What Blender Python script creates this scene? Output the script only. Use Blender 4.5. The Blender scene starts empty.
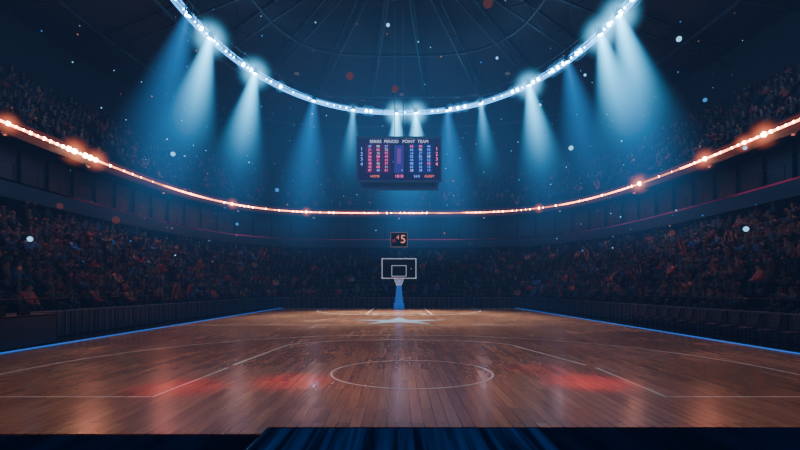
import bpy, bmesh, math, random
import numpy as np
from mathutils import Vector, Matrix, Euler
random.seed(7); rng=np.random.default_rng(7)
S=bpy.context.scene
COL=S.collection

# ------------------------------------------------------------------ materials
def mat(name,base=(.5,.5,.5),rough=.5,metal=0,emit=None,es=0,coat=0,spec=.5,noise=0,nscale=8):
    m=bpy.data.materials.new(name); m.use_nodes=True
    nt=m.node_tree; b=nt.nodes['Principled BSDF']
    b.inputs['Base Color'].default_value=(*base,1); b.inputs['Roughness'].default_value=rough
    b.inputs['Metallic'].default_value=metal; b.inputs['Coat Weight'].default_value=coat
    b.inputs['Specular IOR Level'].default_value=spec
    if emit: b.inputs['Emission Color'].default_value=(*emit,1); b.inputs['Emission Strength'].default_value=es
    if noise:
        tc=nt.nodes.new('ShaderNodeTexCoord'); n=nt.nodes.new('ShaderNodeTexNoise'); n.inputs['Scale'].default_value=nscale
        r=nt.nodes.new('ShaderNodeMapRange'); r.inputs['To Min'].default_value=1-noise; r.inputs['To Max'].default_value=1+noise
        v=nt.nodes.new('ShaderNodeVectorMath'); v.operation='SCALE'; v.inputs[0].default_value=base
        nt.links.new(tc.outputs['Object'],n.inputs['Vector']); nt.links.new(n.outputs['Fac'],r.inputs['Value'])
        nt.links.new(r.outputs[0],v.inputs['Scale']); nt.links.new(v.outputs[0],b.inputs['Base Color'])
    return m
def emis(name,c,s,var=None,transp=0):
    m=bpy.data.materials.new(name); m.use_nodes=True; nt=m.node_tree; nt.nodes.clear()
    e=nt.nodes.new('ShaderNodeEmission'); e.inputs[0].default_value=(*c,1); e.inputs[1].default_value=s
    o=nt.nodes.new('ShaderNodeOutputMaterial')
    if var:   # (scale vec, lo, hi) noise-modulated brightness along the fitting
        tc=nt.nodes.new('ShaderNodeTexCoord'); mp=nt.nodes.new('ShaderNodeMapping'); mp.inputs['Scale'].default_value=var[0]
        n=nt.nodes.new('ShaderNodeTexNoise'); n.inputs['Scale'].default_value=1; n.inputs['Detail'].default_value=3
        r=nt.nodes.new('ShaderNodeMapRange'); r.inputs['From Min'].default_value=.42; r.inputs['From Max'].default_value=.68
        r.inputs['To Min'].default_value=var[1]; r.inputs['To Max'].default_value=var[2]
        nt.links.new(tc.outputs['Object'],mp.inputs[0]); nt.links.new(mp.outputs[0],n.inputs['Vector']); nt.links.new(n.outputs['Fac'],r.inputs['Value']); nt.links.new(r.outputs[0],e.inputs[1])
    if transp:
        t=nt.nodes.new('ShaderNodeBsdfTransparent'); mx=nt.nodes.new('ShaderNodeMixShader'); mx.inputs[0].default_value=transp
        nt.links.new(e.outputs[0],mx.inputs[1]); nt.links.new(t.outputs[0],mx.inputs[2]); nt.links.new(mx.outputs[0],o.inputs[0])
    else: nt.links.new(e.outputs[0],o.inputs[0])
    return m
def vol_const(name,c,s,absorb=0):
    m=bpy.data.materials.new(name); m.use_nodes=True; nt=m.node_tree; nt.nodes.clear()
    e=nt.nodes.new('ShaderNodeEmission'); e.inputs[0].default_value=(*c,1); e.inputs[1].default_value=s
    o=nt.nodes.new('ShaderNodeOutputMaterial')
    if absorb:
        a=nt.nodes.new('ShaderNodeVolumeAbsorption'); a.inputs['Color'].default_value=(.1,.12,.2,1); a.inputs['Density'].default_value=absorb
        ad=nt.nodes.new('ShaderNodeAddShader'); nt.links.new(e.outputs[0],ad.inputs[0]); nt.links.new(a.outputs[0],ad.inputs[1]); nt.links.new(ad.outputs[0],o.inputs['Volume'])
    else: nt.links.new(e.outputs[0],o.inputs['Volume'])
    return m
def nmath(nt):
    def M(op,a,b=None,clamp=False):
        n=nt.nodes.new('ShaderNodeMath'); n.operation=op; n.use_clamp=clamp
        for i,v in enumerate((a,b)):
            if v is None: continue
            if isinstance(v,(int,float)): n.inputs[i].default_value=v
            else: nt.links.new(v,n.inputs[i])
        return n.outputs[0]
    return M
def vol_beam(name,c,A,L,r0,r1,p=2.0):
    m=bpy.data.materials.new(name); m.use_nodes=True; nt=m.node_tree; nt.nodes.clear(); M=nmath(nt)
    tc=nt.nodes.new('ShaderNodeTexCoord'); sx=nt.nodes.new('ShaderNodeSeparateXYZ'); nt.links.new(tc.outputs['Object'],sx.inputs[0])
    t=M('MULTIPLY',sx.outputs['Z'],-1.0/L,True)
    rad=M('SQRT',M('ADD',M('MULTIPLY',sx.outputs['X'],sx.outputs['X']),M('MULTIPLY',sx.outputs['Y'],sx.outputs['Y'])))
    rr=M('ADD',M('MULTIPLY',t,r1-r0),r0)
    edge=M('POWER',M('SUBTRACT',1.0,M('DIVIDE',rad,rr),True),1.4)
    q=M('POWER',M('SUBTRACT',1.0,t,True),p)
    s=M('MULTIPLY',M('MULTIPLY',M('DIVIDE',q,M('ADD',t,0.07)),A),edge)
    e=nt.nodes.new('ShaderNodeEmission'); e.inputs[0].default_value=(*c,1); nt.links.new(s,e.inputs[1])
    o=nt.nodes.new('ShaderNodeOutputMaterial'); nt.links.new(e.outputs[0],o.inputs['Volume'])
    try: m.cycles.volume_step_rate=0.4
    except Exception: pass
    return m
def vol_ball(name,c,A,p=2.5):
    # unit sphere in object space, density falling to zero at the edge
    m=bpy.data.materials.new(name); m.use_nodes=True; nt=m.node_tree; nt.nodes.clear(); M=nmath(nt)
    tc=nt.nodes.new('ShaderNodeTexCoord'); l=nt.nodes.new('ShaderNodeVectorMath'); l.operation='LENGTH'; nt.links.new(tc.outputs['Object'],l.inputs[0])
    s=M('MULTIPLY',M('POWER',M('SUBTRACT',1.0,l.outputs['Value'],True),p),A)
    e=nt.nodes.new('ShaderNodeEmission'); e.inputs[0].default_value=(*c,1); nt.links.new(s,e.inputs[1])
    o=nt.nodes.new('ShaderNodeOutputMaterial'); nt.links.new(e.outputs[0],o.inputs['Volume'])
    return m

def wood():
    m=bpy.data.materials.new('hardwood'); m.use_nodes=True; nt=m.node_tree; b=nt.nodes['Principled BSDF']
    L=nt.links.new; N=nt.nodes.new
    tc=N('ShaderNodeTexCoord'); mp=N('ShaderNodeMapping'); mp.inputs['Rotation'].default_value=(0,0,math.pi/2)
    L(tc.outputs['Object'],mp.inputs[0])
    br=N('ShaderNodeTexBrick'); L(mp.outputs[0],br.inputs['Vector'])
    br.inputs['Scale'].default_value=1; br.inputs['Brick Width'].default_value=2.2; br.inputs['Row Height'].default_value=.17
    br.inputs['Mortar Size'].default_value=.006; br.offset=.37
    br.inputs['Color1'].default_value=(.5,.25,.13,1); br.inputs['Color2'].default_value=(.32,.15,.08,1); br.inputs['Mortar'].default_value=(.07,.035,.02,1)
    n=N('ShaderNodeTexNoise'); mp2=N('ShaderNodeMapping'); mp2.inputs['Scale'].default_value=(14,.9,1); L(tc.outputs['Object'],mp2.inputs[0]); L(mp2.outputs[0],n.inputs['Vector'])
    n.inputs['Scale'].default_value=1.5; n.inputs['Detail'].default_value=8
    r=N('ShaderNodeMapRange'); r.inputs['To Min'].default_value=.5; r.inputs['To Max'].default_value=1.45; L(n.outputs['Fac'],r.inputs['Value'])
    n2=N('ShaderNodeTexNoise'); n2.inputs['Scale'].default_value=.35; n2.inputs['Detail'].default_value=4; L(tc.outputs['Object'],n2.inputs['Vector'])
    v=N('ShaderNodeVectorMath'); v.operation='SCALE'; L(br.outputs['Color'],v.inputs[0]); L(r.outputs[0],v.inputs['Scale']); L(v.outputs[0],b.inputs['Base Color'])
    r2=N('ShaderNodeMapRange'); r2.inputs['From Min'].default_value=.35; r2.inputs['From Max'].default_value=.65; r2.inputs['To Min'].default_value=.15; r2.inputs['To Max'].default_value=.26; L(n2.outputs['Fac'],r2.inputs['Value']); L(r2.outputs[0],b.inputs['Roughness'])
    b.inputs['Specular IOR Level'].default_value=.8
    bp=N('ShaderNodeBump'); bp.inputs['Strength'].default_value=.12; bp.inputs['Distance'].default_value=.01; L(br.outputs['Fac'],bp.inputs['Height']); L(bp.outputs[0],b.inputs['Normal'])
    return m

M_wood=wood()
M_floor=mat('apron_navy',(.008,.014,.035),.14,noise=.3,nscale=2,spec=.6)
M_line=mat('court_paint',(.8,.76,.72),.3)
M_blueled=emis('blue_led',(.03,.22,1),.8)
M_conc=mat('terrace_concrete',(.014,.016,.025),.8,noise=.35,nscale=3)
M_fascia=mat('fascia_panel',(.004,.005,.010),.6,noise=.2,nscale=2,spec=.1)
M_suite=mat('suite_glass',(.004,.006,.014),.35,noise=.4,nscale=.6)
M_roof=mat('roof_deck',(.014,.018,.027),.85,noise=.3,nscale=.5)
M_steel=mat('truss_steel',(.028,.035,.048),.5,.4,noise=.15)
M_dark=mat('black_metal',(.010,.012,.018),.4,.5,noise=.1)
M_seat=mat('seat_plastic',(.02,.006,.009),.5,noise=.2)
M_board=mat('board_panel',(.03,.04,.06),.35,noise=.3,nscale=1.5)
M_orange=emis('orange_led',(1,.22,.08),3,((.2,.2,1),2.5,34))
M_orangeb=emis('orange_bulb',(1,.48,.25),70)
M_cyan=emis('cyan_led',(.08,.5,1),4,((.4,.4,1),1.5,10))
M_cyanb=emis('cyan_bulb',(.45,.82,1),46)
M_mag=emis('magenta_led',(.8,.05,.25),.2,((.1,.1,1),0,.45))
M_halo_o=vol_const('orange_glow',(1,.12,.04),.14)
M_halo_c=vol_const('cyan_glow',(.05,.4,1),.3)

# ------------------------------------------------------------------ mesh helpers
def obj(name,me,mats=(),parent=None,loc=None):
    o=bpy.data.objects.new(name,me); COL.objects.link(o)
    for m in mats:
        me.materials.append(m)
    if parent: o.parent=parent
    if loc is not None: o.location=loc
    return o
def empty(name,loc=(0,0,0)):
    e=bpy.data.objects.new(name,None); e.empty_display_size=.3; e.location=loc; COL.objects.link(e); return e
def pydata(name,v,f,mats=(),parent=None,loc=None,smooth=False,midx=None):
    me=bpy.data.meshes.new(name); me.from_pydata([tuple(p) for p in v],[],f); me.update()
    if smooth: me.polygons.foreach_set('use_smooth',[True]*len(me.polygons))
    o=obj(name,me,mats,parent,loc)
    if midx: me.polygons.foreach_set('material_index',midx)
    return o
class MB:
    def __init__(s): s.v=[];s.f=[];s.m=[]
    def add(s,v,f,mi=0):
        o=len(s.v); s.v+= [tuple(p) for p in v]; s.f+=[tuple(i+o for i in q) for q in f]; s.m+=[mi]*len(f)
    def box(s,c,d,mi=0,rot=0):
        hx,hy,hz=[k/2 for k in d]; V=[]
        ca,sa=math.cos(rot),math.sin(rot)
        for z in(-hz,hz):
            for x,y in((-hx,-hy),(hx,-hy),(hx,hy),(-hx,hy)):
                V.append((c[0]+x*ca-y*sa,c[1]+x*sa+y*ca,c[2]+z))
        s.add(V,[(3,2,1,0),(4,5,6,7),(0,1,5,4),(1,2,6,5),(2,3,7,6),(3,0,4,7)],mi)
    def beam(s,p,q,w,mi=0,sides=4,w2=None):
        p=Vector(p);q=Vector(q);d=(q-p).normalized(); up=Vector((0,0,1)) if abs(d.z)<.95 else Vector((1,0,0))
        a=d.cross(up).normalized(); b=d.cross(a); V=[]
        w2=w if w2 is None else w2
        for base,ww in((p,w),(q,w2)):
            for i in range(sides):
                t=2*math.pi*(i+.5)/sides; V.append(base+a*math.cos(t)*ww+b*math.sin(t)*ww)
        F=[(i,(i+1)%sides,sides+(i+1)%sides,sides+i) for i in range(sides)]+[tuple(range(sides))[::-1],tuple(range(sides,2*sides))]
        s.add(V,F,mi)
    def sphere(s,c,r,mi=0,seg=8,rings=5):
        V=[(c[0],c[1],c[2]+r)]
        for j in range(1,rings):
            ph=math.pi*j/rings
            for i in range(seg):
                t=2*math.pi*i/seg; V.append((c[0]+r*math.sin(ph)*math.cos(t),c[1]+r*math.sin(ph)*math.sin(t),c[2]+r*math.cos(ph)))
        V.append((c[0],c[1],c[2]-r)); F=[]
        for i in range(seg): F.append((0,1+i,1+(i+1)%seg))
        for j in range(rings-2):
            for i in range(seg):
                a=1+j*seg+i;b=1+j*seg+(i+1)%seg; F.append((a,a+seg,b+seg,b))
        l=len(V)-1
        for i in range(seg): F.append((l,1+(rings-2)*seg+(i+1)%seg,1+(rings-2)*seg+i))
        s.add(V,F,mi)
    def tube(s,pts,r,mi=0,sides=8,closed=True):
        n=len(pts);V=[];F=[]
        for k in range(n):
            p=Vector(pts[k]); d=(Vector(pts[(k+1)%n if closed else min(k+1,n-1)])-Vector(pts[k-1 if closed else max(k-1,0)])).normalized()
            a=d.cross(Vector((0,0,1))).normalized(); b=a.cross(d)
            for i in range(sides):
                t=2*math.pi*i/sides; V.append(p+a*math.cos(t)*r+b*math.sin(t)*r)
        for k in range(n if closed else n-1):
            k2=(k+1)%n
            for i in range(sides):
                F.append((k*sides+i,k*sides+(i+1)%sides,k2*sides+(i+1)%sides,k2*sides+i))
        s.add(V,F,mi)
    def build(s,name,mats,parent=None,loc=None,smooth=False):
        return pydata(name,s.v,s.f,mats,parent,loc,smooth,s.m)

# ------------------------------------------------------------------ arena plan
CY=20.
def bowl_ab(a):
    b=48+(a-13.2)*1.28-CY
    k=min(max((a-13.2)/9.4,0),1)
    return b, 9*(1-k)+3.7*k
def bowl_pt(a,phi,z=0.):
    b,n=bowl_ab(a); c,s=math.cos(phi),math.sin(phi)
    r=((abs(c)/a)**n+(abs(s)/b)**n)**(-1/n)
    return (r*c,CY+r*s,z)
NP=240
PH=[2*math.pi*i/NP for i in range(NP)]
def loft(name,profile,mats,mi=None,parent=None):
    V=[];F=[];MI=[]
    for a,z in profile:
        V+=[bowl_pt(a,p,z) for p in PH]
    for j in range(len(profile)-1):
        for i in range(NP):
            i2=(i+1)%NP; F.append((j*NP+i,(j+1)*NP+i,(j+1)*NP+i2,j*NP+i2)); MI.append(mi[j] if mi else 0)
    return pydata(name,V,F,mats,parent,None,False,MI)
def resample(a,z,step):
    pts=[np.array(bowl_pt(a,2*math.pi*i/1440,z)) for i in range(1441)]
    P=np.array(pts); d=np.r_[0,np.cumsum(np.linalg.norm(np.diff(P,axis=0),axis=1))]
    n=int(d[-1]/step); t=np.arange(n)*d[-1]/n
    Q=np.stack([np.interp(t,d,P[:,k]) for k in range(3)],1)
    T=np.roll(Q,-1,0)-np.roll(Q,1,0); ang=np.arctan2(T[:,1],T[:,0])+math.pi/2  # inward normal
    return Q,ang

# floor, court
pydata('floor',[bowl_pt(34,p,-.03) for p in PH],[tuple(range(NP))],[M_floor])
cb=MB()
out=[(-11.3,6.1),(-1.75,6.1),(-1.75,6.4),(11.3,6.4),(11.3,46.6),(-11.3,46.6)]
cb.add([(x,y,-.03) for x,y in out]+[(x,y,0) for x,y in out],[tuple(range(6,12))]+[(i,(i+1)%6,6+(i+1)%6,6+i) for i in range(6)])
cb.build('basketball_court',[M_wood])
# added glowing panels on the apron; blue streaks painted for beam reflections
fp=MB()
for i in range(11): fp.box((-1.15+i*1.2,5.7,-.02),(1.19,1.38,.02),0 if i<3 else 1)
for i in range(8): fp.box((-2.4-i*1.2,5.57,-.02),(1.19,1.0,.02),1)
fp.build('streak_glow_panel',[emis('streak_blue_glow',(.02,.2,1),.3,((7,.15,1),.014,.10)),emis('floor_navy_glow',(.02,.08,.4),.05,((2,.3,1),.018,.045))])
# painted lines
lb=MB()
def stripe(pts,w,mi=0,closed=False,z=.004):
    n=len(pts);V=[];F=[]
    for k in range(n):
        p=Vector(pts[k]); a=Vector(pts[k-1 if (closed or k>0) else k]); b=Vector(pts[(k+1)%n if (closed or k<n-1) else k])
        d=(b-a).normalized(); q=Vector((-d.y,d.x))*w/2
        V+=[(*(p-q),z),(*(p+q),z)]
    for k in range(n if closed else n-1):
        k2=(k+1)%n; F.append((2*k,2*k2,2*k2+1,2*k+1))
    lb.add(V,F,mi)
def arc(cx,cy,r,a0,a1,n=64,ry=None):
    ry=ry or r
    return [(cx+r*math.cos(math.radians(a0+(a1-a0)*i/n)),cy+ry*math.sin(math.radians(a0+(a1-a0)*i/n))) for i in range(n+1)]
stripe(arc(.28,10.6,1.76,0,360,96)[:-1],.05,closed=True)
stripe([(-11.3,8.18),(-4.2,8.18)],.06); stripe([(4.55,8.18),(11.3,8.18)],.06)
stripe([(-4.2,8.15),(-4.0,11.2)],.06); stripe([(4.55,8.15),(4.6,11.2)],.06)
stripe([(-4.0,11.6),(-3.7,15.4)]+arc(0,15.4,3.7,180,90,20,2.0)[1:],.08)
stripe([(4.5,11.6),(3.75,15.4)]+arc(0,15.4,3.75,0,90,20,2.0)[1:],.08)
stripe([(-9.0,6.2),(-8.6,10.3)]+arc(0,10.3,8.6,180,0,60,8.9)[1:]+[(9.2,6.8)],.08)
stripe([(-2.4,46.4),(-2.4,35),(2.4,35),(2.4,46.4)],.12)
stripe(arc(0,35,1.9,0,360,48)[:-1],.12,closed=True)
stripe([(-7,46.4),(-7,42)]+arc(0,42,7,180,360,60,8.5)[1:]+[(7,46.4)],.12)
stripe([(-11.2,24.5),(11.2,24.5)],.1)
lb.build('court_markings',[M_line])
# star logo
st=MB(); V=[]
for i in range(10):
    r=(1,.36)[i%2]; t=math.pi/2+i*math.pi/5; V.append((r*2.9*math.cos(t),27.6+r*3.0*math.sin(t),.006))
V.append((0,27.6,.006)); st.add(V,[(i,(i+1)%10,10) for i in range(10)])
st.build('court_star_logo',[mat('logo_paint',(.4,.65,.95),.25,noise=.15)])
# blue led edge strips
eb=MB()
eb.box((-11.35,26.4,0),(.06,40.4,.05)); eb.box((11.35,26.4,0),(.06,40.4,.05))
eb.build('court_edge_led_strip',[M_blueled])

# ------------------------------------------------------------------ seating bowl
prof=[(14.4,-.03),(14.4,.85)]; rows=[]
a=14.5;z=.5
prof+=[(14.5,.85),(14.5,.5)]
for k in range(12):
    rows.append((a+.36,z)); prof.append((a+.72,z)); a+=.72
    if k<11: z+=.5; prof.append((a,z))
prof+=[(a,7.0)]
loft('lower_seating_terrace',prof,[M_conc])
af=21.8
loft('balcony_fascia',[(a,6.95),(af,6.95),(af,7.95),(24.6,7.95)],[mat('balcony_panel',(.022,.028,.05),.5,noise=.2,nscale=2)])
loft('balcony_led_strip',[(af-.03,7.86),(af-.05,7.96),(af-.0,7.97)],[M_mag])
# suite wall with mullions
sw=MB()
V=[bowl_pt(24.5,p,7.9) for p in PH]+[bowl_pt(24.5,p,10.9) for p in PH]
sw.add(V,[(i,NP+i,NP+(i+1)%NP,(i+1)%NP) for i in range(NP)],0)
Q,A=resample(24.42,9.4,2.4)
for q,an in zip(Q,A): sw.box((q[0],q[1],9.4),(.12,.12,3.0),1,an)
sw.build('suite_glazing',[M_suite,M_fascia])
loft('upper_deck_fascia',[(24.6,10.8),(22.7,10.8),(22.7,11.9),(22.85,11.9),(22.85,11.5)],[M_fascia])
prof=[(22.85,11.5)]; a=22.85; z=11.5; urows=[]
for k in range(14):
    urows.append((a+.36,z)); prof.append((a+.72,z)); a+=.72
    if k<13: z+=.58; prof.append((a,z))
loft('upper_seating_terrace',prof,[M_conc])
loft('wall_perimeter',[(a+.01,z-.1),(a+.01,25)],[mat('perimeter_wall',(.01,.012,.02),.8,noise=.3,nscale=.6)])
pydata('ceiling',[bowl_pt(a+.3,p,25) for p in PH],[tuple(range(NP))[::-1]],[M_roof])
# handrail on fascias
hr=MB()
for aa,zz in((21.85,8.9),(22.78,12.6),(14.45,1.45)):
    P=[bowl_pt(aa,p,zz) for p in PH]; hr.tube(P,.025,0,5)
    Q,A=resample(aa,zz,1.8)
    h=zz-{21.85:7.95,22.78:11.9,14.45:.85}[aa]
    for q in Q: hr.box((q[0],q[1],zz-h/2),(.04,.04,h))
hr.build('guard_railing',[M_dark])

# ------------------------------------------------------------------ light rings
gb=MB(); gb.sphere((0,0,0),1,0,20,14)
def halo(name,pts,r,m,parent):  # glow around a light tube, put in as an emissive volume
    b=MB(); b.tube(pts,r,0,10); return b.build(name,[m],parent)
og=empty('orange_ribbon_light')
P=[bowl_pt(22.4,p,11.3) for p in PH]
b=MB(); b.tube(P,.075,0,8); b.build('led_tube',[M_orange],og)
M_ob=vol_ball('orange_bulb_glow',(1,.2,.07),2.6,2.2); ob_me=None  # bloom around the bulbs, put in as emissive balls
b=MB(); Q,A=resample(22.35,11.3,.55); lastd=-99
for i,q in enumerate(Q):
    cl=.5+.5*math.sin(i*.144+1)*math.sin(i*.057); x,y=q[0],q[1]
    hot=(abs(x)>19 and 25<y<36) or (y>55 and (-13<x<-6.5 or -4.8<x<5.2 or 10<x<16)) or (x>20 and 43<y<46)
    if hot: cl=1
    if random.random()<.12+.7*cl**1.5:
        r=.04+.11*random.random()*cl
        if hot: r=random.uniform(.07,.19) if random.random()<.5 else .07
        b.sphere(q,r,0,10,7)
        if y>15 and r>.115 and i-lastd>2:
            lastd=i
            if ob_me is None: o=gb.build('bulb_glow',[M_ob],og); ob_me=o.data
            else: o=obj('bulb_glow',ob_me,(),og)
            o.location=q; o.scale=(r*6.5,)*3
b.build('bulbs',[M_orangeb],og)
halo('halo_glow',P,.3,M_halo_o,og)

def ring_pt(phi,z=20.2,k=1.):
    a_,b_,n=14.5*k,20.9*k,2.2; c,s=math.cos(phi),math.sin(phi)
    r=((abs(c)/a_)**n+(abs(s)/b_)**n)**(-1/n); return (.3+r*c,29+r*s,z)
cg=empty('lighting_ring_truss')
P=[ring_pt(p) for p in PH]
b=MB(); b.tube(P,.05,0,8); b.build('led_tube',[M_cyan],cg)
b=MB(); hb2=MB()
for i in range(190):
    if random.random()<.85:
        p=ring_pt(2*math.pi*i/190+random.uniform(-.006,.006)); r=random.choice([.05,.07,.09,.16]); b.sphere(p,r,0,8,5)
        if r>.1: hb2.sphere(p,.55,0,14,9)
b.build('bulbs',[M_cyanb],cg); hb2.build('bulb_glow',[vol_const('cyan_bulb_glow',(.08,.45,1),.45)],cg)  # cyan bulb bloom also put in as emissive spheres
halo('halo_glow',P,.28,M_halo_c,cg)
b=MB()
P1=[ring_pt(p,20.5,1.01) for p in PH]; P2=[ring_pt(p,21.3,1.01) for p in PH]; P3=[ring_pt(p,20.9,1.05) for p in PH]
for PP in(P1,P2,P3): b.tube(PP,.035,0,5)
for i in range(0,NP,2):
    b.beam(P1[i],P2[(i+1)%NP],.02); b.beam(P2[(i+1)%NP],P3[(i+1)%NP],.02); b.beam(P3[(i+1)%NP],P1[(i+2)%NP],.02)
for i in range(0,NP,12): b.beam(P2[i],(P2[i][0],P2[i][1],24.9),.02)
b.build('truss_frame',[mat('truss_black',(.006,.008,.012),.7)],cg)

# roof trusses
b=MB()
for k in range(32):
    t=2*math.pi*(k+.5)/32
    pts=[]
    pe=Vector(bowl_pt(32.5,t,24.6)); pc=Vector((0,29,0)); d=Vector((pe.x,pe.y-29,0))
    for j in range(13): 
        q=pc+d*(.12+.88*j/12); pts.append(q)
    for j in range(12):
        p,q=pts[j],pts[j+1]
        b.beam((p.x,p.y,24.7),(q.x,q.y,24.7),.13); b.beam((p.x,p.y,23.2),(q.x,q.y,23.2),.1)
        zz=(24.7,23.2) if j%2 else (23.2,24.7)
        b.beam((p.x,p.y,zz[0]),(q.x,q.y,zz[1]),.05)
for kk in(.12,.34,.56,.78):
    PP=[]
    for p in PH[::3]:
        pe=Vector(bowl_pt(32.5,p,0)); PP.append((pe.x*kk,29+(pe.y-29)*kk,23.2))
    b.tube(PP,.12,0,6)
b.build('roof_truss',[M_steel])

# ------------------------------------------------------------------ spotlights with beams
LB=9.5
def beam_mesh(L,r0,r1,seg=20):
    V=[(r0*math.cos(2*math.pi*i/seg),r0*math.sin(2*math.pi*i/seg),0) for i in range(seg)]+[(r1*math.cos(2*math.pi*i/seg),r1*math.sin(2*math.pi*i/seg),-L) for i in range(seg)]
    F=[(i,(i+1)%seg,seg+(i+1)%seg,seg+i)[::-1] for i in range(seg)]+[tuple(range(seg)),tuple(range(seg,2*seg))[::-1]]
    me=bpy.data.meshes.new('beam'); me.from_pydata(V,[],F); return me
BP=[(LB,.28,3.0,(.08,.62,1),2.8,2.6),(LB*.9,.24,2.3,(.06,.52,1),1.0,2.3),(LB*1.7,.4,5.6,(.04,.36,.95),.17,1.5)]
bm1=[]
for i,(L_,r0,r1,c,A_,p_) in enumerate(BP):
    me=beam_mesh(L_,r0,r1); me.materials.append(vol_beam('beam_%d'%i,c,A_,L_,r0,r1,p_)); bm1.append(me)
glow_me=None
M_glow=vol_ball('lamp_glow',(.12,.6,1),4.5,3)
hb=MB()
hb.beam((0,0,.45),(0,0,.0),.16,0,14,.24); hb.beam((0,0,.0),(0,0,-.03),.2,1,14)
hb.box((.27,0,.25),(.03,.08,.6)); hb.box((-.27,0,.25),(.03,.08,.6)); hb.box((0,0,.56),(.57,.08,.04))
hm_me=None
specs=[(12,0),(21,0),(36,2),(51,0),(67,1),(77,2),(86,0),(91.5,0),(104,1),(116,2),(137,0),(157,0),(168,2),(240,1),(300,1)]
for deg,kind in specs:
    t=math.radians(deg); p=Vector(ring_pt(t,20.1))
    out=Vector((math.cos(t)*.26,.0,-1)).normalized()
    rot=Vector((0,0,-1)).rotation_difference(out)
    e=empty('spotlight_fixture',p); e.rotation_mode='QUATERNION'; e.rotation_quaternion=rot
    if hm_me is None:
        o=hb.build('housing',[M_dark,M_cyanb],e); hm_me=o.data
    else:
        obj('housing',hm_me,(),e)
    bo=obj('light_beam',bm1[kind],(),e)
    bo.location=(0,0,-.05)
    if kind==0:
        so=obj('light_beam_spread',bm1[2],(),e); so.location=(0,0,-.06)
    if kind<2:
        if glow_me is None:
            g=gb.build('lamp_glow',[M_glow],e); glow_me=g.data
        else: g=obj('lamp_glow',glow_me,(),e)
        g.scale=(1.9,)*3 if kind==0 else (.9,)*3
        ld=bpy.data.lights.new('lamp','SPOT'); ld.energy=1200; ld.color=(.35,.65,1); ld.spot_size=math.radians(40); ld.spot_blend=.8; ld.shadow_soft_size=.2
        lo=bpy.data.objects.new('lamp',ld); COL.objects.link(lo); lo.parent=e; lo.location=(0,0,-.1)
def added_flood(name,p,tgt,energy,color,size,scale=1,es=1.,soft=.3):  # lamp added for its light, with a made-up housing and lens
    p=Vector(p); q=(Vector(tgt)-p).to_track_quat('-Z','Y')
    e=empty(name,p); e.rotation_mode='QUATERNION'; e.rotation_quaternion=q
    f=MB(); s_=scale
    f.box((0,0,.12*s_),(.7*s_,.5*s_,.2*s_)); f.box((0,0,.01),(.6*s_,.4*s_,.02),1); f.box((.4*s_,0,.2*s_),(.04,.1*s_,.5*s_)); f.box((-.4*s_,0,.2*s_),(.04,.1*s_,.5*s_))
    f.build('housing',[M_dark,emis('added_flood_lens',color,es)],e)
    ld=bpy.data.lights.new('lamp','SPOT'); ld.energy=energy; ld.color=color; ld.spot_size=math.radians(size); ld.spot_blend=1; ld.shadow_soft_size=soft
    lo=bpy.data.objects.new('lamp',ld); COL.objects.link(lo); lo.parent=e; lo.location=(0,0,-.08)
# added warm lamps on the ring, brightening and warming the court
for deg,en,tx in((58,48000,2.5),(90,72000,0),(122,48000,-2.5),(15,17000,5),(165,17000,-5)):
    t=math.radians(deg); p=ring_pt(t,21.9,.98)
    added_flood('added_court_wash',p,(tx,34 if 40<deg<140 else 27,0),en,(1,.82,.66),44,.7,.1)
t=math.radians(270); added_flood('added_court_wash',ring_pt(t,21.9,.98),(0,14,0),6500,(1,.74,.6),64,1,.5)
# added red lamps above the near court, making its red reflection patches
for px,tx,ty,en in((-9,-4.1,9.0,24000),(-5,-2.15,9.6,24000),(5,3.75,9.5,34000),(7,3.3,11.0,9000)):
    added_flood('added_red_spot',(px,16,20.9),(tx,ty,0),en,(1,.035,.06),5.4,.5,.5)
# added lamps under the upper fascia, put in to brighten the lower crowd
for ph in (18,33,48,62,75,90,105,118,132,147,162):
    t=math.radians(ph); p=bowl_pt(22.4,t,10.6); q=bowl_pt(17.5,t,2.5)
    added_flood('added_stand_wash',p,q,600 if abs(ph-90)>34 else 200,(1,.25,.16) if abs(ph-90)>34 else (.6,.45,.65),125,.3,1,.2)
# added lamps on the ring truss to brighten the upper stands
for ph in (20,50,90,130,160):
    t=math.radians(ph); added_flood('added_stand_wash',ring_pt(t,21.6,1.06),bowl_pt(28,t,15),500 if ph!=90 else 200,(.9,.4,.45),110,.3,.5,.2)

# haze; its light is put in as emission, distance dimming as absorption
def ellipsoid(name,c,r,m):
    b=MB(); b.sphere((0,0,0),1,0,32,20); o=b.build(name,[m],None,c,True); o.scale=r; return o
ellipsoid('glowing_haze',(0,39,13.5),(23,17,10.5),vol_ball('haze_core',(.05,.29,.75),.018,1.3))
ellipsoid('glowing_haze',(0,24,9.5),(36,52,15),vol_const('haze_wide',(.07,.135,.34),.0021,.0085))

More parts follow.
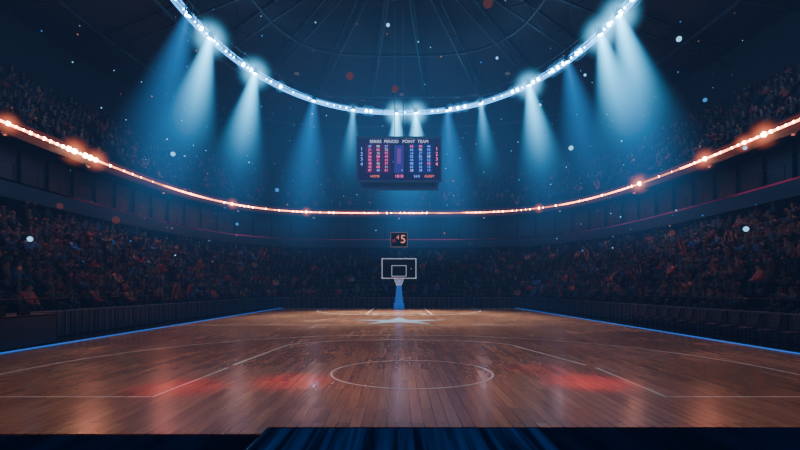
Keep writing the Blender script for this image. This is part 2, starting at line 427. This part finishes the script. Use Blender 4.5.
# ------------------------------------------------------------------ scoreboard
sb=empty('hanging_scoreboard',(0,38,12.1))
W,H=6.6,3.45
b=MB()
b.box((0,1.6,0),(W-.5,2.9,H-.4),0)
for s in(0,1):
    y=0 if s==0 else 3.2
    b.box((0,y,0),(W-.2,.14,H-.2),2)
    for zz in(-H/2,H/2): b.box((0,y,zz),(W,.26,.12),1)
    for xx in(-W/2,W/2): b.box((xx,y,0),(.12,.26,H+.12),1)
for xx in(-W/2+.1,W/2-.1): b.box((xx,1.6,0),(.1,3.0,H-.2),2)
for xx in(-.35,.35):
    b.beam((xx,1.6,H/2-.2),(xx,1.6,12.8),.03,1,6)
b.beam((-2.6,1.6,H/2-.2),(-.35,1.6,6.5),.02,1,5); b.beam((2.6,1.6,H/2-.2),(.35,1.6,6.5),.02,1,5)
b.build('cabinet',[M_dark,mat('cabinet_edge',(.05,.07,.12),.4,.6,emit=(.1,.2,.4),es=.12),emis('screen_glow',(.06,.04,.22),.3)],sb)  # screen emits; cabinet edge also given a faint glow of its own
cols={'w':emis('txt_white',(.6,.65,1),1.6),'p':emis('txt_pink',(1,.12,.42),2.2),'b':emis('txt_blue',(.14,.3,1),2.4),'o':emis('txt_orange',(1,.2,.12),1.8)}
def text(s,x,z,size,m,parent,y=-.09,name='display_text'):
    c=bpy.data.curves.new(name,'FONT'); c.body=s; c.size=size; c.align_x='CENTER'; c.align_y='CENTER'; c.extrude=.004
    o=bpy.data.objects.new(name,c); COL.objects.link(o); o.parent=parent; o.location=(x,y,z); o.rotation_euler=(math.pi/2,0,0); c.materials.append(m); return o
text('SERIES  PERIOD   POINT  TEAM',0,1.38,.34,cols['w'],sb)
for cx in(-2.3,-1.65,-1.0,1.0,1.7,2.35):
    for r in range(8):
        s=''.join(random.choice('0123456789') for _ in range(2))
        text(s,cx,1.0-r*.27,.27,cols[random.choice('pbpbwb' if cx>0 else 'bppwpp')],sb)
text('1\n2\n3\n4',-2.95,.2,.4,cols['b'],sb); text('1\n2\n3\n4',2.98,.2,.4,cols['p'],sb)
text('1010',0,-1.36,.34,cols['p'],sb); text('24.0',1.4,-1.36,.28,cols['b'],sb); text('HOME',-1.9,-1.36,.26,cols['o'],sb); text('GUEST',2.4,-1.36,.26,cols['o'],sb)
b=MB(); b.box((0,-.085,.0),(.75,.01,2.2),0); b.box((0,-.09,.25),(.3,.012,1.2),1); b.box((-1.65,-.08,.05),(1.95,.008,2.3),2); b.box((1.68,-.08,.05),(1.95,.008,2.3),3)
b.build('display_panel',[emis('p_violet',(.1,.06,.6),.5),emis('p_red',(.5,.15,.9),.4),emis('p_mag',(.2,.03,.25),.3),emis('p_nav',(.04,.04,.3),.5)],sb)

# ------------------------------------------------------------------ hoop
hp=empty('basketball_hoop',(0.0,45.4,0))
M_blue=mat('blue_padding',(.02,.16,.6),.4,emit=(.02,.25,1),es=.4,noise=.1)  # padding is no lamp; blue glow put into its material
M_white=mat('white_frame',(.8,.84,.88),.4,emit=(.6,.78,1),es=.45)  # frame and net brightened by emission in the material
M_rim=mat('rim_orange',(.8,.2,.05),.4)
b=MB()
b.box((0,1.6,.2),(1.0,1.8,.45),0)
def taper(c0,c1,s0,s1,mi):
    V=[]
    for c,s in((c0,s0),(c1,s1)):
        for x,y in((-1,-1),(1,-1),(1,1),(-1,1)): V.append((c[0]+x*s[0]/2,c[1]+y*s[1]/2,c[2]))
    b.add(V,[(3,2,1,0),(4,5,6,7),(0,1,5,4),(1,2,6,5),(2,3,7,6),(3,0,4,7)],mi)
taper((0,1.5,.42),(0,1.1,2.7),(.8,.75),(.42,.4),0)
b.beam((0,1.1,2.5),(0,.1,3.1),.13,0); b.beam((0,1.3,1.9),(0,.1,2.95),.09,0)
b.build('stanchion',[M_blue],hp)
b=MB()
BW,BH,BZ=3.2,1.85,3.78
for zz in(BZ-BH/2,BZ+BH/2): b.box((0,0,zz),(BW+.08,.1,.085))
for xx in(-BW/2,BW/2): b.box((xx,0,BZ),(.085,.1,BH))
for zz in(3.05,4.05): b.box((0,-.03,zz),(1.4,.05,.06))
for xx in(-.68,.68): b.box((xx,-.03,3.55),(.06,.05,1.0))
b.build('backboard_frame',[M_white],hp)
b=MB(); b.box((0,.02,BZ),(BW,.03,BH)); b.build('backboard_glass',[mat('board_glass',(.015,.022,.05),.12)],hp)
b=MB(); R=.5; zr=2.92
b.box((0,-.12,zr),(.4,.2,.14))
b.tube([(R*math.cos(t),-.68+R*math.sin(t),zr) for t in [2*math.pi*i/28 for i in range(28)]],.04,0,8)
b.build('rim',[M_rim],hp)
b=MB()
for i in range(14):
    for sgn in(1,-1):
        prev=None
        for j in range(6):
            t=2*math.pi*(i+sgn*j*.5)/14; rr=R*(1-.11*j); p=(rr*math.cos(t),-.68+rr*math.sin(t),zr-.15*j)
            if prev: b.beam(prev,p,.016,0,4)
            prev=p
b.build('net',[M_white],hp)
b=MB(); zc=6.5
b.box((0,.1,zc),(1.5,.2,1.3),0)
for zz in(-.68,.68): b.box((0,.02,zc+zz),(1.6,.3,.06),1)
for xx in(-.78,.78): b.box((xx,.02,zc),(.06,.3,1.4),1)
for xx in(-.45,.45): b.beam((xx,.12,BZ+BH/2),(xx,.12,zc-.6),.03,0)
b.build('shot_clock_case',[M_dark,mat('clock_edge',(.3,.25,.25),.4,emit=(.6,.4,.35),es=.15)],hp)  # case edge given a faint warm glow in its material
text('5',.38,zc+.02,1.1,emis('clock_digits',(1,.3,.12),1.6),hp,-.03,'shot_clock_digits')
text('4',-.12,zc+.2,.6,emis('clock_digits2',(1,.25,.12),1.3),hp,-.03,'shot_clock_digits')
text('12',-.5,zc-.1,.35,emis('clock_digits3',(1,.1,.06),.8),hp,-.03,'shot_clock_digits')

# ------------------------------------------------------------------ perimeter boards
b=MB(); Q,A=resample(13.2,0,1.5)
for i,(q,an) in enumerate(zip(Q,A)):
    if q[1]<-2 : continue
    b.box((q[0],q[1],.5),(.08,1.42,.94),0,an)
    b.box((q[0],q[1],.99),(.12,1.5,.05),1,an)
    nx,ny=math.cos(an),math.sin(an)
    for k in(-.5,0,.5):
        b.box((q[0]+nx*.05-ny*k*.9,q[1]+ny*.05+nx*k*.9,.5),(.05,.05,.95),1,an)
b.build('courtside_barrier',[M_board,mat('barrier_trim',(.14,.18,.25),.35,.4)])

# scorers table
b=MB()
b.box((-12.35,15.0,.96),(.75,3.7,.06),1); b.box((-12.02,15.0,.47),(.05,3.6,.94),0)
for yy in(13.2,16.8): b.box((-12.35,yy,.46),(.65,.05,.94),0)
for yy in(13.8,14.8,15.8): b.box((-12.35,yy,1.14),(.06,.5,.3),1); b.box((-12.4,yy,1.0),(.25,.2,.02),1)
b.build('scorers_table',[M_board,M_dark])
# courtside chairs
ch=MB()
ch.box((0,0,.46),(.44,.44,.06),0)
for k in range(5):
    ch.box((-.2-.02*k,0,.58+.085*k),(.04,.44-.02*k,.075),0)
for sx in(-.2,.2):
    for sy in(-.2,.2): ch.beam((sx,sy,.44),(sx*1.15,sy*1.1,-.03),.018,1,6)
for sy in(-.21,.21): ch.beam((-.18,sy,.44),(-.3,sy,.96),.016,1,6); ch.beam((-.2,sy,.2),(.2,sy,.2),.012,1,6)
M_chair=mat('chair_vinyl',(.035,.05,.08),.35,noise=.15)
cm=None
for i in range(14):
    y=13.2+i*.95
    if cm is None: o=ch.build('courtside_chair',[M_chair,M_dark]); cm=o.data
    else: o=obj('courtside_chair',cm)
    o.location=(12.35,y,0); o.rotation_euler=(0,0,math.pi)

# ------------------------------------------------------------------ crowd (skinned figures merged into one mesh)
def person(arms):
    J={'pel':((0,-.05,.55),.15),'sp':((0,-.06,.8),.14),'chest':((0,-.04,1.02),.17),'neck':((0,-.02,1.2),.06),'hd':((0,.01,1.32),.1),'top':((0,0,1.43),.08)}
    E=[('pel','sp'),('sp','chest'),('chest','neck'),('neck','hd'),('hd','top')]
    for s,n in((-1,'l'),(1,'r')):
        if arms=='rest': el,ha=(s*.27,.08,.84),(s*.12,.32,.72)
        elif arms=='up': el,ha=(s*.33,.08,1.34),(s*.26,.16,1.68)
        else: el,ha=(s*.26,.18,.88),(s*.05,.34,1.08)
        J['sh'+n]=((s*.2,-.04,1.1),.075); J['el'+n]=(el,.055); J['wr'+n]=(ha,.04)
        v=Vector(ha)-Vector(el); J['ha'+n]=(tuple(Vector(ha)+v.normalized()*.12),.045)
        J['kn'+n]=((s*.13,.38,.54),.085); J['an'+n]=((s*.13,.36,.1),.055); J['to'+n]=((s*.14,.54,.05),.045)
        E+=[('chest','sh'+n),('sh'+n,'el'+n),('el'+n,'wr'+n),('wr'+n,'ha'+n),('pel','kn'+n),('kn'+n,'an'+n),('an'+n,'to'+n)]
    K=list(J); me=bpy.data.meshes.new('tmp'); me.from_pydata([J[k][0] for k in K],[(K.index(a),K.index(b)) for a,b in E],[])
    o=bpy.data.objects.new('tmp',me); COL.objects.link(o)
    md=o.modifiers.new('s','SKIN'); md.use_smooth_shade=True
    for i,k in enumerate(K): me.skin_vertices[0].data[i].radius=(J[k][1],)*2
    me.skin_vertices[0].data[0].use_root=True
    o.modifiers.new('t','TRIANGULATE')
    dg=bpy.context.evaluated_depsgraph_get(); dg.update(); ev=o.evaluated_get(dg); m2=ev.to_mesh()
    v=np.empty(len(m2.vertices)*3); m2.vertices.foreach_get('co',v); v=v.reshape(-1,3)
    f=np.array([list(p.vertices) for p in m2.polygons]); ev.to_mesh_clear(); bpy.data.objects.remove(o); 
    lab=np.ones(len(v),int); lab[(v[:,2]>1.18)&(abs(v[:,0])<.16)]=0
    lab[((v[:,2]>1.38)|((v[:,2]>1.27)&(v[:,1]<-.03)))&(abs(v[:,0])<.16)]=3
    for s in(-1,1):
        ha=np.array(J['ha'+('l' if s<0 else 'r')][0]); lab[np.linalg.norm(v-ha,axis=1)<.12]=0
    lab[(v[:,2]<.66)&(v[:,1]>-.3)]=2
    return v,f,lab
PB=[person('rest'),person('up'),person('clap')]
def merged(name,items,bases,mats,colored):
    VV=[];FF=[];CC=[];off=0
    for (bi,x,y,z,an,sc,c) in items:
        v,f=bases[bi][0],bases[bi][1]
        ca,sa=math.cos(an-math.pi/2),math.sin(an-math.pi/2)
        w=np.empty_like(v); w[:,0]=(v[:,0]*ca-v[:,1]*sa)*sc+x; w[:,1]=(v[:,0]*sa+v[:,1]*ca)*sc+y; w[:,2]=v[:,2]*sc+z
        VV.append(w);FF.append(f+off);off+=len(v)
        if colored:
            CC.append(c[bases[bi][2]])
    V=np.concatenate(VV).astype(np.float32);F=np.concatenate(FF).astype(np.int32)
    me=bpy.data.meshes.new(name); k=F.shape[1]
    me.vertices.add(len(V)); me.vertices.foreach_set('co',V.ravel())
    me.loops.add(F.size); me.loops.foreach_set('vertex_index',F.ravel())
    me.polygons.add(len(F)); me.polygons.foreach_set('loop_start',np.arange(0,F.size,k,dtype=np.int32)); 
    me.update(calc_edges=True)
    if colored:
        at=me.color_attributes.new('tint','FLOAT_COLOR','POINT'); C=np.concatenate(CC); C4=np.ones((len(C),4),np.float32); C4[:,:3]=C; at.data.foreach_set('color',C4.ravel())
        me.polygons.foreach_set('use_smooth',np.ones(len(F),bool))
    me.validate()
    return obj(name,me,mats)
M_crowd=mat('clothing_mix',(.5,.5,.5),.7); nt=M_crowd.node_tree
at=nt.nodes.new('ShaderNodeAttribute'); at.attribute_name='tint'; nt.links.new(at.outputs['Color'],nt.nodes['Principled BSDF'].inputs['Base Color'])
shirts=np.array([(.8,.12,.08),(.5,.03,.04),(.9,.3,.15),(.04,.07,.2),(.02,.02,.03),(.03,.03,.05),(.06,.02,.03),(.015,.02,.04),(.1,.2,.5),(.02,.02,.03)])  # clothing colours; bright reds also stand for red-lit highlights
skins=np.array([(.32,.16,.11),(.2,.1,.06),(.09,.045,.03),(.26,.13,.09)])
people=[];seats=[]
for (lst,occ) in((rows,.66),(urows,.45)):
    for a_,z_ in lst:
        Q,A=resample(a_,z_,.6)
        for i,(q,an) in enumerate(zip(Q,A)):
            if q[1]<12 or i%18 in(0,1): continue
            nx,ny=math.cos(an),math.sin(an)
            px,py=q[0]-nx*.08,q[1]-ny*.08
            seats.append((0,px,py,z_,an,1,None))
            far=abs(q[0])<11
            if random.random()<occ*(.6 if far else 1):
                sh=shirts[random.choices(range(10),(1.6,1.8,.8,2,5,5,3,4.5,.6,5))[0]]*random.uniform(.3,1.1); sk=skins[random.randrange(4)]*random.uniform(.25,1.1)
                c=np.array([sk,sh,np.array((.01,.012,.02))*random.uniform(.4,2),np.array((.012,.008,.006))*random.uniform(.4,3)])
                people.append((random.choices((0,1,2),(.72,.1,.18))[0],px+random.uniform(-.04,.04),py,z_,an+random.uniform(-.25,.25),random.uniform(.9,1.08),c))
merged('spectator_crowd',people,PB,[M_crowd],True)
s=MB()
s.box((0,-.02,.4),(.48,.42,.06)); s.box((0,-.26,.62),(.48,.05,.46)); s.box((0,-.1,.19),(.08,.2,.38))
merged('stadium_seats',seats,[(np.array(s.v,float),np.array(s.f))],[M_seat],False)
print('people',len(people),'seats',len(seats))

# ------------------------------------------------------------------ drifting sparks
b=MB()
for i in range(330):
    y=random.uniform(14,46); x=random.uniform(-.8,.8)*y*.95; x=max(-20,min(20,x))
    b.sphere((x,y,random.uniform(2.5,19)),random.choice([.01,.012,.016,.022,.032])*y/22,random.choices((0,1,3),(.35,.25,.4))[0],8,6)
def at_px(px,py,d,r,mi): b.sphere(((px-399)*d/480,d,1.84+(289-py)*d/480),r*d/480,mi,14,10)
for px,py,r,mi in((30,239,2.6,0),(388,25,1.8,0),(679,39,2.6,0),(571,148,2.3,0),(745,148,1.9,0),(746,229,2.6,0),(173,154,2.2,0),(350,76,3.8,2),(395,89,3.5,2),(488,3,5,2),(116,220,3.5,2),(60,206,3,2),(672,233,3,2),(497,58,1.3,0),(585,75,1.3,0),(237,224,1.4,3),(540,105,1.4,0),(20,268,2,2),(705,100,2,3),(277,190,2,3)):
    b_d=random.uniform(16,20); at_px(px,py,b_d,r,mi)
b.build('drifting_sparks',[emis('spark_cyan',(.25,.65,1),1.8),emis('spark_warm',(1,.35,.2),.7),emis('ember_red',(.6,.17,.14),.28,None,.65),emis('spark_blue',(.06,.35,1),1.0,None,.3)],smooth=True)

# ------------------------------------------------------------------ world + camera
w=bpy.data.worlds.new('night'); S.world=w; w.use_nodes=True
w.node_tree.nodes['Background'].inputs[0].default_value=(.01,.02,.05,1); w.node_tree.nodes['Background'].inputs[1].default_value=.3
cd=bpy.data.cameras.new('camera'); cam=bpy.data.objects.new('camera',cd); COL.objects.link(cam)
cam.location=(0,0,1.84); cam.rotation_euler=(math.pi/2,0,0); cd.sensor_width=36; cd.lens=21.6; cd.shift_y=.08; cd.shift_x=.00125; cd.clip_end=300
S.camera=cam
